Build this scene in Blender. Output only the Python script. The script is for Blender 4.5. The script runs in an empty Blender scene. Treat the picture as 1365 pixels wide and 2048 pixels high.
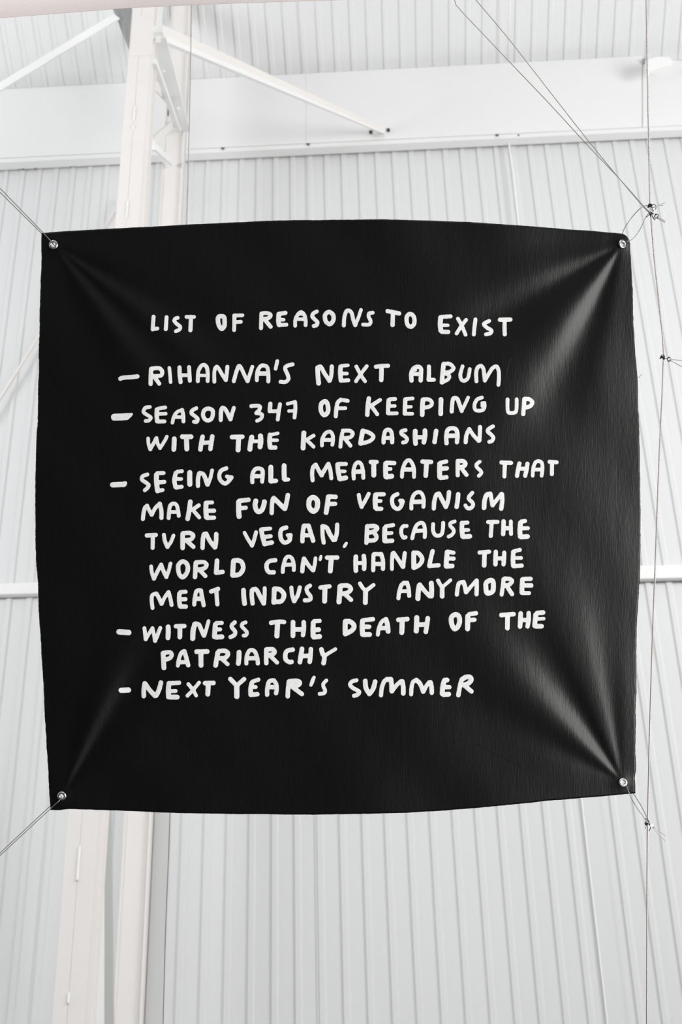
import bpy, bmesh, math, random
import numpy as np
from mathutils import Vector, Matrix
random.seed(7)
SC = bpy.context.scene
COL = SC.collection

# ------------------------------------------------------------------ camera
W, H = 1365.0, 2048.0
FPX = 3120.0
CX, CY = W/2, H/2
PITCH = math.atan(FPX/4676.0)
ROLL = math.atan(125.0/4674.0)
YAW = math.radians(1.5)
CAM = np.array([0.0, 0.0, 4.6])         # eye height, raised so the folds mirror the right-hand opening
F = np.array([-math.sin(YAW)*math.cos(PITCH), math.cos(YAW)*math.cos(PITCH), math.sin(PITCH)])
R0 = np.array([math.cos(YAW), math.sin(YAW), 0.0])
U0 = np.cross(R0, F)
R = math.cos(ROLL)*R0 - math.sin(ROLL)*U0
U = math.sin(ROLL)*R0 + math.cos(ROLL)*U0
cam_d = bpy.data.cameras.new('camera')
cam = bpy.data.objects.new('camera', cam_d); COL.objects.link(cam)
cam.matrix_world = Matrix(((R[0], U[0], -F[0], CAM[0]), (R[1], U[1], -F[1], CAM[1]), (R[2], U[2], -F[2], CAM[2]), (0, 0, 0, 1)))
cam_d.sensor_fit = 'VERTICAL'; cam_d.sensor_height = 36.0; cam_d.sensor_width = 24.0
cam_d.lens = FPX/H*36.0
cam_d.dof.use_dof = True; cam_d.dof.focus_distance = 3.3; cam_d.dof.aperture_fstop = 11.0
cam_d.clip_end = 300
SC.camera = cam

# ------------------------------------------------------------------ light
wd = bpy.data.worlds.new('overcast_sky'); SC.world = wd; wd.use_nodes = True
bg = wd.node_tree.nodes['Background']
bg.inputs[0].default_value = (0.93, 0.965, 1.0, 1); bg.inputs[1].default_value = 0.6

def area(name, loc, target, sx, sy, power, color=(1, 1, 1)):
    ld = bpy.data.lights.new(name, 'AREA'); ld.shape = 'RECTANGLE'; ld.size = sx; ld.size_y = sy
    ld.energy = power; ld.color = color
    o = bpy.data.objects.new(name, ld); COL.objects.link(o); o.location = loc
    d = Vector(target) - Vector(loc); o.rotation_euler = d.to_track_quat('-Z', 'Y').to_euler()
    return o
# tall daylight opening on the right-hand side of the hall, plus added fill lamps at rear and front
area('daylight_right', (5.9, -1.8, 2.7), (-2, -2.6, 3.2), 7.0, 4.8, 1250, (1, 0.995, 0.985))
area('fill_right_rear', (10.3, 6.0, 13.0), (0, 12.0, 15.5), 7.0, 4.0, 1400, (1, 1, 1))  # added fill to brighten wall and roof without reaching the banner
area('fill_left_rear', (-10.3, 6.0, 13.0), (0, 11.0, 18.5), 7.0, 4.0, 880, (0.98, 0.99, 1))  # weaker added fill from the left, same purpose
area('fill_front', (0, -12.2, 13.5), (0, 8, 15.0), 18.0, 4.0, 700, (0.99, 0.995, 1))  # added fill behind the camera, lifts lettering and wall outside the canvas reflection

SC.view_settings.view_transform = 'Standard'
SC.view_settings.look = 'None'
SC.view_settings.gamma = 1.0
SC.view_settings.use_curve_mapping = False
SC.view_settings.exposure = -0.06

# ------------------------------------------------------------------ helpers
def ray(px, py):
    return F + R*((px-CX)/FPX) - U*((py-CY)/FPX)
def at_depth(px, py, d):
    return CAM + ray(px, py)*d
def on_y(px, py, y):
    r = ray(px, py); return CAM + r*((y-CAM[1])/r[1])
def on_x(px, py, x):
    r = ray(px, py); return CAM + r*((x-CAM[0])/r[0])

def mesh_obj(name, verts, faces, mat, parent=None, smooth=False):
    me = bpy.data.meshes.new(name)
    me.from_pydata([tuple(map(float, v)) for v in verts], [], faces)
    if mat: me.materials.append(mat)
    if smooth: me.polygons.foreach_set('use_smooth', [True]*len(me.polygons))
    me.update()
    o = bpy.data.objects.new(name, me); COL.objects.link(o)
    if parent: o.parent = parent
    return o
def empty(name, label=None, cat=None, group=None, kind=None):
    o = bpy.data.objects.new(name, None); o.empty_display_size = .1; COL.objects.link(o)
    return tag(o, label, cat, group, kind)
def tag(o, label=None, cat=None, group=None, kind=None):
    if label: o['label'] = label
    if cat: o['category'] = cat
    if group: o['group'] = group
    if kind: o['kind'] = kind
    return o

class MB:
    def __init__(s): s.v = []; s.f = []
    def box(s, c, ax, ay, az):
        """c centre; ax, ay, az half-extent vectors"""
        c = np.array(c, float); b = len(s.v)
        for i in (-1, 1):
            for j in (-1, 1):
                for k in (-1, 1):
                    s.v.append(c + i*np.array(ax) + j*np.array(ay) + k*np.array(az))
        for q in ((0, 1, 3, 2), (4, 6, 7, 5), (0, 4, 5, 1), (2, 3, 7, 6), (0, 2, 6, 4), (1, 5, 7, 3)):
            s.f.append(tuple(b+i for i in q))
        return s
    def aabox(s, x0, x1, y0, y1, z0, z1):
        return s.box(((x0+x1)/2, (y0+y1)/2, (z0+z1)/2), ((x1-x0)/2, 0, 0), (0, (y1-y0)/2, 0), (0, 0, (z1-z0)/2))
    def bar(s, p0, p1, w, t, side, w1=None):
        """rectangular bar p0->p1, width w along the direction nearest `side`, thickness t"""
        p0 = np.array(p0, float); p1 = np.array(p1, float); d = p1-p0; d /= np.linalg.norm(d)
        a = np.array(side, float); a = a - d*np.dot(a, d); a /= np.linalg.norm(a); n = np.cross(d, a)
        w1 = w if w1 is None else w1
        b = len(s.v)
        for p, ww in ((p0, w), (p1, w1)):
            for i, j in ((-1, -1), (1, -1), (1, 1), (-1, 1)):
                s.v.append(p + a*i*ww/2 + n*j*t/2*(ww/w))
        s.f += [(b, b+3, b+2, b+1), (b+4, b+5, b+6, b+7)] + [(b+i, b+(i+1) % 4, b+4+(i+1) % 4, b+4+i) for i in range(4)]
        return s
    def tube(s, pts, r, n=8, caps=True):
        pts = [np.array(p, float) for p in pts]; b = len(s.v); m = len(pts)
        rr = r if hasattr(r, '__len__') else [r]*m
        prev = None
        for i, p in enumerate(pts):
            d = pts[min(i+1, m-1)] - pts[max(i-1, 0)]; d /= (np.linalg.norm(d)+1e-12)
            if prev is None:
                prev = np.cross(d, (0.31, 0.2, 0.93)); 
            a = prev - d*np.dot(prev, d); a /= np.linalg.norm(a); prev = a
            c = np.cross(d, a)
            for k in range(n):
                t = 2*math.pi*k/n
                s.v.append(p + rr[i]*(math.cos(t)*a + math.sin(t)*c))
        for i in range(m-1):
            for k in range(n):
                s.f.append((b+i*n+k, b+i*n+(k+1) % n, b+(i+1)*n+(k+1) % n, b+(i+1)*n+k))
        if caps:
            s.f.append(tuple(b+k for k in range(n))[::-1]); s.f.append(tuple(b+(m-1)*n+k for k in range(n)))
        return s
    def torus(s, c, axis, rx, r, nu=24, nv=8, squash=1.0):
        c = np.array(c, float); axis = np.array(axis, float); axis /= np.linalg.norm(axis)
        a = np.cross(axis, (0.1, 0.3, 0.95)); a /= np.linalg.norm(a); e = np.cross(axis, a); b = len(s.v)
        for i in range(nu):
            t = 2*math.pi*i/nu; d = a*math.cos(t)+e*math.sin(t)
            for k in range(nv):
                q = 2*math.pi*k/nv
                s.v.append(c + d*(rx+r*math.cos(q)) + axis*r*math.sin(q)*squash)
        for i in range(nu):
            for k in range(nv):
                s.f.append((b+i*nv+k, b+((i+1) % nu)*nv+k, b+((i+1) % nu)*nv+(k+1) % nv, b+i*nv+(k+1) % nv))
        return s
    def build(s, name, mat, parent=None, smooth=False):
        return mesh_obj(name, s.v, s.f, mat, parent, smooth)

def bevel(o, w, seg=2):
    m = o.modifiers.new('bevel', 'BEVEL'); m.width = w; m.segments = seg; m.limit_method = 'ANGLE'
    m.angle_limit = math.radians(40)
    return o

def crom(pts, n=8):
    pts = [np.array(p, float) for p in pts]
    if len(pts) < 3: return pts
    P = [2*pts[0]-pts[1]] + pts + [2*pts[-1]-pts[-2]]
    if np.linalg.norm(pts[0]-pts[-1]) < 1e-6: P[0] = pts[-2]; P[-1] = pts[1]
    out = []
    for i in range(1, len(P)-2):
        p0, p1, p2, p3 = P[i-1:i+3]
        for k in range(n):
            t = k/n
            out.append(.5*((2*p1)+(-p0+p2)*t+(2*p0-5*p1+4*p2-p3)*t*t+(-p0+3*p1-3*p2+p3)*t**3))
    out.append(pts[-1]); return out

# ------------------------------------------------------------------ materials
def material(name, color, rough=.5, metal=0.0, spec=.5, var=0.0, vscale=(1, 1, 1), bump=0.0, bscale=(1, 1, 1), bdist=.001, noise=6.0, bnoise=8.0, coat=0.0):
    m = bpy.data.materials.new(name); m.use_nodes = True; nt = m.node_tree; N = nt.nodes; L = nt.links
    b = N['Principled BSDF']
    b.inputs['Base Color'].default_value = (*color, 1); b.inputs['Roughness'].default_value = rough
    b.inputs['Metallic'].default_value = metal; b.inputs['Specular IOR Level'].default_value = spec
    if coat: b.inputs['Coat Weight'].default_value = coat
    tc = N.new('ShaderNodeTexCoord')
    if var:
        mp = N.new('ShaderNodeMapping'); mp.inputs['Scale'].default_value = vscale
        nz = N.new('ShaderNodeTexNoise'); nz.inputs['Scale'].default_value = noise; nz.inputs['Detail'].default_value = 4
        mx = N.new('ShaderNodeMix'); mx.data_type = 'RGBA'
        mx.inputs[6].default_value = (*[c*(1-var) for c in color], 1); mx.inputs[7].default_value = (*[min(1, c*(1+var)) for c in color], 1)
        L.new(tc.outputs['Object'], mp.inputs[0]); L.new(mp.outputs[0], nz.inputs['Vector'])
        L.new(nz.outputs['Fac'], mx.inputs[0]); L.new(mx.outputs[2], b.inputs['Base Color'])
    if bump:
        mp = N.new('ShaderNodeMapping'); mp.inputs['Scale'].default_value = bscale
        nz = N.new('ShaderNodeTexNoise'); nz.inputs['Scale'].default_value = bnoise; nz.inputs['Detail'].default_value = 5
        bp = N.new('ShaderNodeBump'); bp.inputs['Strength'].default_value = bump; bp.inputs['Distance'].default_value = bdist
        L.new(tc.outputs['Object'], mp.inputs[0]); L.new(mp.outputs[0], nz.inputs['Vector'])
        L.new(nz.outputs['Fac'], bp.inputs['Height']); L.new(bp.outputs[0], b.inputs['Normal'])
    return m

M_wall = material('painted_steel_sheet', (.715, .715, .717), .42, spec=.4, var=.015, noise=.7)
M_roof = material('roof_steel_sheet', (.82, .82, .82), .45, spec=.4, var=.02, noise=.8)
M_gutter = material('gutter_paint', (.83, .832, .825), .4, var=.01, noise=1.2, bump=.15, bscale=(.6, 1, 1), bdist=.01, bnoise=2)
M_girt = material('girt_paint', (.86, .855, .85), .45, var=.01)
M_cream = material('cream_steel_paint', (.81, .78, .755), .38, var=.02, noise=3, bump=.2, bdist=.002, bnoise=20)
M_brace = material('brace_paint', (.82, .79, .755), .42, var=.02, noise=3)
M_white = material('bright_white_paint', (.90, .90, .89), .4)
M_grey = material('grey_timber', (.30, .30, .30), .7, var=.25, noise=5, vscale=(6, 6, 1))
M_floor = material('concrete_floor', (.07, .069, .067), .6, var=.08, noise=1.5)
M_dark = material('dark_gap', (.03, .03, .03), .7)
M_screw = material('screw_head', (.12, .12, .12), .5, metal=.6)
M_steel = material('galvanised_steel', (.42, .41, .40), .38, metal=.9)
M_cable = material('cable_steel', (.50, .47, .45), .4, metal=.75)
M_wire = material('thin_wire', (.30, .29, .28), .4, metal=.8)
M_chrome = material('grommet_metal', (.72, .72, .72), .22, metal=1.0)
M_clamp = material('black_clamp_metal', (.035, .035, .037), .3, metal=.7)
M_fabric = material('pale_pink_fabric', (.83, .755, .74), .8, var=.03, noise=60, vscale=(1, 1, 8), bump=.4, bscale=(1, 1, 4), bdist=.001, bnoise=200)
M_dirt = material('rusty_dirt', (.16, .13, .11), .9, var=.3, noise=40)
M_thread = material('frayed_thread', (.03, .03, .03), .8)

# black painted canvas: brush-dragged acrylic with fine weave
def cloth_material():
    m = bpy.data.materials.new('black_painted_canvas'); m.use_nodes = True; nt = m.node_tree; N = nt.nodes; L = nt.links
    b = N['Principled BSDF']; b.inputs['Base Color'].default_value = (.0013, .0013, .0014, 1)
    b.inputs['Roughness'].default_value = .35; b.inputs['Specular IOR Level'].default_value = .31
    uv = N.new('ShaderNodeUVMap'); uv.uv_map = 'cloth'
    def noise(sx, sy, detail, out_scale):
        mp = N.new('ShaderNodeMapping'); mp.inputs['Scale'].default_value = (sx, sy, 1)
        nz = N.new('ShaderNodeTexNoise'); nz.inputs['Scale'].default_value = 1; nz.inputs['Detail'].default_value = detail
        L.new(uv.outputs[0], mp.inputs[0]); L.new(mp.outputs[0], nz.inputs['Vector'])
        mu = N.new('ShaderNodeMath'); mu.operation = 'MULTIPLY'; mu.inputs[1].default_value = out_scale
        L.new(nz.outputs['Fac'], mu.inputs[0]); return mu
    a = noise(380, 55, 3, .8); c = noise(420, 420, 2, .35); d = noise(40, 9, 3, 1.6)
    s1 = N.new('ShaderNodeMath'); L.new(a.outputs[0], s1.inputs[0]); L.new(c.outputs[0], s1.inputs[1])
    s2 = N.new('ShaderNodeMath'); L.new(s1.outputs[0], s2.inputs[0]); L.new(d.outputs[0], s2.inputs[1])
    bp = N.new('ShaderNodeBump'); bp.inputs['Strength'].default_value = .45; bp.inputs['Distance'].default_value = .0007
    L.new(s2.outputs[0], bp.inputs['Height']); L.new(bp.outputs[0], b.inputs['Normal'])
    return m
M_cloth = cloth_material()
def paint_material():
    m = bpy.data.materials.new('white_brush_paint'); m.use_nodes = True; nt = m.node_tree; N = nt.nodes; L = nt.links
    b = N['Principled BSDF']; b.inputs['Roughness'].default_value = .5; b.inputs['Specular IOR Level'].default_value = .35
    uv = N.new('ShaderNodeUVMap'); uv.uv_map = 'stroke'
    mp = N.new('ShaderNodeMapping'); mp.inputs['Scale'].default_value = (62, 5, 1)
    nz = N.new('ShaderNodeTexNoise'); nz.inputs['Scale'].default_value = 1; nz.inputs['Detail'].default_value = 3
    L.new(uv.outputs[0], mp.inputs[0]); L.new(mp.outputs[0], nz.inputs['Vector'])
    cr = N.new('ShaderNodeValToRGB'); cr.color_ramp.elements[0].position = .30; cr.color_ramp.elements[0].color = (.66, .66, .66, 1)
    cr.color_ramp.elements[1].position = .6; cr.color_ramp.elements[1].color = (.82, .82, .817, 1)
    L.new(nz.outputs['Fac'], cr.inputs[0]); L.new(cr.outputs[0], b.inputs['Base Color'])
    bp = N.new('ShaderNodeBump'); bp.inputs['Strength'].default_value = .4; bp.inputs['Distance'].default_value = .0003
    L.new(nz.outputs['Fac'], bp.inputs['Height']); L.new(bp.outputs[0], b.inputs['Normal'])
    return m
M_paint = paint_material()

# ------------------------------------------------------------------ hall shell
DW = 13.0                       # distance of the ribbed wall
PITCHR = 0.2                    # rib spacing
EAVE = on_y(682, 128, DW)[2] - 0.02
SEAM_X = on_y(632, 1640, DW)[0]

def ribbed(name, mat, parent, x0, n, base, along, up, rib_h, seam_lip=True, tilt=0.0):
    """one profiled sheet: n ribs from x0; cross-section in x, extruded along `along`; `up` = side the ribs stand proud of"""
    prof = []
    lw = .0
    for k in range(n):
        xs = x0 + k*PITCHR
        prof += [(xs, 0), (xs+.013, rib_h), (xs+.052, rib_h), (xs+.057, rib_h*.92), (xs+.071, .001), (xs+.075, 0)]
    prof.append((x0+n*PITCHR, 0))
    if seam_lip:
        prof = [(x0-.012, .004), (x0-.012, .006)] + [(x0+.002, .006)] + prof[1:]
    v, f = [], []
    A = np.array(along, float); Up = np.array(up, float); B = np.array(base, float)
    for x, h in prof:
        p = B + np.array([x, 0, x*tilt]) + Up*h
        v.append(p); v.append(p+A)
    for i in range(len(prof)-1):
        f.append((2*i, 2*i+1, 2*i+3, 2*i+2))
    # thickness: back skin a millimetre behind
    return mesh_obj(name, v, f, mat, parent)

wall = empty('wall_back', kind='structure')
z_eave = EAVE + .55
for k in range(-3, 4):
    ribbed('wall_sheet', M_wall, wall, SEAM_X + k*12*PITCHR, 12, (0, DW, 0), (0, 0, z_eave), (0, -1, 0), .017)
# backing skin so that no light comes through the laps
MB().aabox(SEAM_X-7.3, SEAM_X+9.7, DW+.02, DW+.06, 0, z_eave).build('backing_skin', M_wall, wall)

SL = math.radians(20)
roof = empty('ceiling', kind='structure')
rv = np.array([0, -math.cos(SL), math.sin(SL)]); rn = np.array([0, -math.sin(SL), -math.cos(SL)])
_l, _r = on_y(0, 176, DW-.12), on_y(1283, 110, DW-.12)
TILT = (_r[2]-_l[2])/(_r[0]-_l[0])
ROOF_Z0 = _l[2] - _l[0]*TILT + .03
seam_r = on_y(601, 150, DW-.5)[0]
for k in range(-3, 4):
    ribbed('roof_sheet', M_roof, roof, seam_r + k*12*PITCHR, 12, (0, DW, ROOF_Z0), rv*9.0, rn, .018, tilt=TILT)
m = MB(); c0 = np.array([SEAM_X+1.2, DW, ROOF_Z0]) + rv*4.5 - rn*.05
m.box(c0, (8.5, 0, 8.5*TILT), rv*4.5, rn*.02); m.build('roof_backing', M_roof, roof)

# rear slope of the roof and the unseen sides of the hall behind the photographer
c0 = np.array([SEAM_X+1.2, DW, ROOF_Z0]) + rv*9.0
MB().box(c0 + np.array([0, -.2, -.05]) - rn*.05, (8.5, 0, 0), (0, .4, 0), (0, 0, .03)).box(c0 + np.array([0, -8.9, -3.2]), (8.5, 0, 0), (0, 8.9*.98, 3.24*.98), (0, 0, .03)).build('far_slope', M_roof, roof)
M_side = material('hall_cladding', (.42, .42, .42), .6, var=.03)
for nm, bx in (('wall_left', (-11.2, -11.1, -13, DW+.1, 0, 20)), ('wall_right', (11.1, 11.2, -13, DW+.1, 0, 20)), ('wall_front', (-11.2, 11.2, -13.1, -13.0, 0, 18))):
    tag(MB().aabox(*bx).build(nm, M_side), kind='structure')
floor = MB().aabox(-16, 16, -14, DW+.3, -.1, 0).build('floor', M_floor); tag(floor, kind='structure')

# ------------------------------------------------------------------ gutter box under the eave
YG = DW - .14
def run(name, pts_top, pts_bot, y0, y1, mat, parent, b=.004):
    """horizontal member between two measured ends: front face at y0, back at y1"""
    a, c = pts_top; d, e = pts_bot
    P = [on_y(*a, y0), on_y(*c, y0), on_y(*e, y0), on_y(*d, y0)]
    v = P + [np.array([p[0], y1, p[2]]) for p in P]
    f = [(0, 3, 2, 1), (4, 5, 6, 7), (0, 1, 5, 4), (1, 2, 6, 5), (2, 3, 7, 6), (3, 0, 4, 7)]
    o = mesh_obj(name, v, f, mat, parent); bevel(o, b); return o
def ly(xa, ya, xb, yb, x): return ya + (yb-ya)*(x-xa)/(xb-xa)
gb_top = lambda x: ly(0, 179, 1283, 112, x)
gb_bot = lambda x: ly(0, 316, 1365, 250, x)
gutter = empty('gutter_beam', 'long white boxed gutter beam running across the ribbed wall under the eave', 'beam')
edges = [-260, 612, 1285]
for a, c in zip(edges[:-1], edges[1:]):
    run('face_panel', ((a+.25, gb_top(a)), (c, gb_top(c))), ((a+.25, gb_bot(a)), (c, gb_bot(c))), YG, YG+.09, M_gutter, gutter, .0015)
run('recessed_panel', ((1286, 124), (1640, 108)), ((1286, 254), (1640, 236)), YG+.014, YG+.11, M_gutter, gutter, .004)
# rolled lower lip: two stepped bands
lo = lambda x, k: gb_bot(x) + k
run('lower_lip', ((-260, lo(-260, 1)), (1640, lo(1640, 1))), ((-260, lo(-260, 9)), (1640, lo(1640, 9))), YG-.03, YG+.09, M_gutter, gutter, .008)
run('lower_flange', ((-260, lo(-260, 10)), (1640, lo(1640, 10))), ((-260, lo(-260, 19)), (1640, lo(1640, 18))), YG+.06, DW-.03, M_girt, gutter, .006)
for x in (446, 617, 995):
    y = gb_bot(x)+3
    p = on_y(x, y, YG-.04)
    m = MB(); q = len(m.v)
    m.v += [p+np.array(d) for d in ((-.024, 0, .016), (.024, 0, .016), (0, 0, -.022), (-.02, -.012, .012), (.02, -.012, .012), (0, -.012, -.016))]
    m.f += [(0, 2, 1), (3, 4, 5), (0, 1, 4, 3), (1, 2, 5, 4), (2, 0, 3, 5)]
    m.build('screw', M_screw, gutter)
def disc_on_wall(x, y, yy, r, name, mat, parent):
    p = on_y(x, y, yy)
    MB().tube([p+np.array([0, .01, 0]), p+np.array([0, -.004, 0]), p+np.array([0, -.009, 0])], [r, r, r*.6], 10).build(name, mat, parent, True)
for x in (437, 617, 990):
    disc_on_wall(x, gb_top(x)+13, YG, .008, 'rivet', M_girt, gutter); disc_on_wall(x+3, gb_bot(x)-15, YG, .008, 'rivet', M_girt, gutter)
disc_on_wall(1038, 270, YG-.035, .010, 'screw', M_screw, gutter)

# foam closures showing as small dark slots where the ribs pass behind the flange
for k in range(-30, 30):
    xw = SEAM_X + k*PITCHR + .033
    a_, b_ = -400.0, 1800.0
    for _ in range(30):
        m_ = (a_+b_)/2
        if on_y(m_, lo(m_, 19), DW-.03)[0] < xw: a_ = m_
        else: b_ = m_
    if not -60 < m_ < 1430: continue
    zz = on_y(m_, lo(m_, 19.5), DW-.03)[2]
    MB().aabox(xw-.020, xw+.020, DW-.026, DW-.016, zz-(.009 if k % 6 else .013), zz+.02).build('rib_closure', M_dark, gutter)
for x, w in ((38, .012), (46, .022), (71, .02), (141, .016), (148, .014)):
    p = on_y(x, lo(x, 23), DW-.04); m = MB()
    m.torus(p, (0, 1, .3), w*.5, w*.55, 9, 6, .5); m.build('dirt_clump', M_dirt, gutter, True)

# lower wall rail (girt)
girt = empty('wall_rail', 'white horizontal steel rail crossing the ribbed wall behind the black banner', 'rail')
g0 = lambda x: ly(0, 1166, 1365, 1128.5, x)
run('rail_web', ((-260, g0(-260)), (1640, g0(1640))), ((-260, g0(-260)+22), (1640, g0(1640)+28)), DW-.09, DW-.03, M_girt, girt, .012)
run('rail_lip', ((-260, g0(-260)+19), (1640, g0(1640)+23)), ((-260, g0(-260)+26), (1640, g0(1640)+31)), DW-.06, DW-.03, M_girt, girt, .006)

# flashing strips on the lower right of the wall
fl = empty('wall_flashing', 'thin upright white flashing strip on the ribbed wall below the banner corner', 'flashing')
pt, pb = on_y(1164.5, 1600, DW-.03), on_y(1205.5, 2048, DW-.03)
MB().aabox(pt[0]-.005, pt[0]+.006, DW-.027, DW-.0, 0, on_y(1164, 1205, DW)[2]).build('raised_edge', M_white, fl)
p2 = on_y(1197, 1600, DW-.03)
MB().aabox(pt[0]+.006, p2[0], DW-.0225, DW-.0, 0, on_y(1164, 1205, DW)[2]).build('flat_cover', M_wall, fl)

# ------------------------------------------------------------------ laced column
YB = DW - 1.1
pB = on_y(277, 1620, YB)
# distance of the front chord such that both chords share one x
lo_, hi_ = 6.0, 12.5
for _ in range(40):
    mid = (lo_+hi_)/2
    if on_y(168, 1620, mid)[0] < pB[0]: hi_ = mid
    else: lo_ = mid
YA = mid
XC = pB[0]
colm = empty('laced_column', 'tall cream steel column of two chords joined by diagonal lacing, left of the banner', 'column')
xa0, xa1 = on_y(137, 1620, YA)[0], on_y(196, 1620, YA)[0]
ztop = on_y(285, -60, YA)[2]
xs_ = on_y(165, 1620, YA)[0]
f1 = MB().aabox(xa0, xs_-.0004, YA, YA+.09, 0, ztop).build('front_chord', M_cream, colm); bevel(f1, .003)
f2 = MB().aabox(xs_+.0004, xa1, YA+.001, YA+.09, 0, ztop).build('front_chord', M_cream, colm); bevel(f2, .003)
# end plate and wider head of the front chord
zc = on_y(285, 112, YA)[2]; zc2 = on_y(285, 34, YA)[2]
hp = MB().aabox(xa0+.012, xa1+.008, YA-.018, YA+.10, zc2, zc).build('head_plate', M_cream, colm); bevel(hp, .012, 3)
for x, y0, y1 in ((155, 1694, 1762), (131, 1986, 2008), (275, 212, 240), (284, 96, 101), (261, 402, 436), (271, 250, 258), (292, 160, 164)):
    a, b_ = on_y(x, y1, YA-.003), on_y(x, y0, YA-.003)
    a[0] = b_[0] = xs_ if x < 285 else xs_+.04
    n_ = max(3, int((b_[2]-a[2])/.015)+2)
    pts = [a + (b_-a)*i/(n_-1) + np.array([random.uniform(-.001, .001), 0, 0]) for i in range(n_)]
    MB().tube(pts, [random.uniform(.006, .0085) for _ in pts], 8).build('weld_bead', M_white, colm, True)
# rear chord: I section with flanges across x
ZT = ROOF_Z0 + (DW-YB-.22)*math.tan(SL) - .05
xb0, xb1 = on_y(252, 1620, YB)[0], on_y(303, 1620, YB)[0]
rc = MB().aabox(xb0, xb1, YB, YB+.014, 0, ZT); rc.aabox((xb0+xb1)/2-.006, (xb0+xb1)/2+.006, YB+.012, YB+.2, 0, ZT)
rc.aabox(xb0, xb1+.0, YB+.19, YB+.204, 0, ZT)
rc = rc.build('rear_chord', M_cream, colm); bevel(rc, .004)
# rounded toe angles give the rear chord its shaded cylinder look
ra = MB().aabox(xb1-.012, xb1+.006, YB-.03, YB+.08, 0, ZT).build('chord_angle', M_cream, colm); bevel(ra, .006)
ra = MB().aabox(xb0-.006, xb0+.006, YB-.012, YB+.10, 0, ZT).build('chord_angle', M_cream, colm); bevel(ra, .004)
rp = MB().aabox(xb1+.006, xb1+.145, YB+.16, YB+.17, 0, on_y(300, 1180, DW)[2]).build('cover_strip', M_wall, colm)
# lacing bars lie in the column's own plane x = XC
def lace(pa, pb_, w, t, side, x=XC, mat=M_cream, y_override=None):
    A_, B_ = pa, pb_
    o = MB().bar(A_, B_, w, t, side).build('lacing_bar', mat, colm); bevel(o, .004); return o
def P(px, py, y): return on_y(px, py, y)
yl = YA + .12
lace(P(317, 74, yl), P(367, 262, YB-.02), .15, .02, (1, 0, 0), mat=M_white)
lace(P(308, 122, yl), P(358, 262, YB-.06), .05, .05, (1, 0, 0), mat=M_white)
lace(P(309, 174, yl+.2), P(345, 214, YB-.05), .055, .02, (0, .3, 1), mat=M_cream)
lace(P(308, 281, yl+.2), P(350, 244, YB-.05), .09, .03, (0, .3, 1), mat=M_cream)
lace(P(308, 293, yl+.2), P(345, 327, YB-.05), .06, .03, (0, .3, 1), mat=M_white)
# lower long bars seen under the banner
lo_bar = MB().bar(P(202, 1540, YA+.80), P(200.5, 2070, YA+.92), .052, .02, (1, 0, 0)).build('lacing_bar', M_white, colm)
M_gg = material('shaded_face_grey_green', (.50, .51, .48), .45, var=.03)  # shade on the leaning bar's right face, put into the colour
MB().bar(P(214, 1540, YA+.9), P(219, 2070, YA+1.1), .062, .05, (1, 0, 0)).build('lacing_bar', M_gg, colm)['label'] = 'shaded face of the leaning lacing bar, coloured grey-green'  # not a bar of its own: strip standing for the shaded face
sidef = MB().aabox(xa1-.03, xa1-.0, YA+.091, YA+.26, 0, ztop).aabox(xa1-.03, xa1+.028, YA+.25, YA+.262, 0, ztop).build('side_flange', M_cream, colm)
for px, py in ((321, 119), (328, 142), (357, 217), (331, 105)):
    disc_on_wall(px, py, (YA*1.6+YB)/2.6-.1, .012, 'bolt', M_white, colm)
gp = MB(); a = P(318, 40, yl); gp.aabox(a[0]-.02, a[0]+.03, yl, yl+.012, P(318, 84, yl)[2], P(318, 8, yl)[2]); gp.build('gusset_plate', M_white, colm)
MB().aabox(a[0]-.045, a[0]+.055, yl-.05, yl+.02, P(318, 68, yl)[2]-.03, P(318, 60, yl)[2]).build('gusset_foot', M_white, colm)
# dark notches
for px, py, w_, h_ in ((336.5, 222, .012, .12),):
    p = P(px, py, YB-.12); MB().aabox(p[0]-w_/2, p[0]+w_/2, YB-.12, YB-.10, p[2]-h_/2, p[2]+h_/2).build('bolt_gap', M_dark, colm)

# ------------------------------------------------------------------ braces
kb = empty('knee_brace', 'long cream diagonal brace from the column head down to the gutter beam', 'brace')
p0 = P(318, 62, YA+.3); p1 = P(768, 261, YG-.06)
d_ = p1-p0; vn = np.array([0, -.15, 1.0])
o = MB().bar(p0, p1, .155, .05, vn, .07).build('brace_web', M_brace, kb); bevel(o, .006)
off = np.array([0, -.03, .06])
o = MB().bar(p0+np.array([0, -.012, -.112]), p1+np.array([0, -.008, -.05]), .068, .05, vn, .03).build('brace_flange', M_girt, kb); bevel(o, .004)
bp = P(758, 268, YG-.03); o = MB().aabox(bp[0]-.06, bp[0]+.07, YG-.06, YG, bp[2]-.025, bp[2]+.01).build('end_bracket', M_white, kb); bevel(o, .006)
for px in (742, 777):
    q = P(px, 263 if px < 760 else 259, YG-.012); MB().aabox(q[0]-.018, q[0]+.018, YG-.012, YG-.004, q[2]-.03, q[2]+.022).build('bolt_slot', M_dark, kb)

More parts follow.
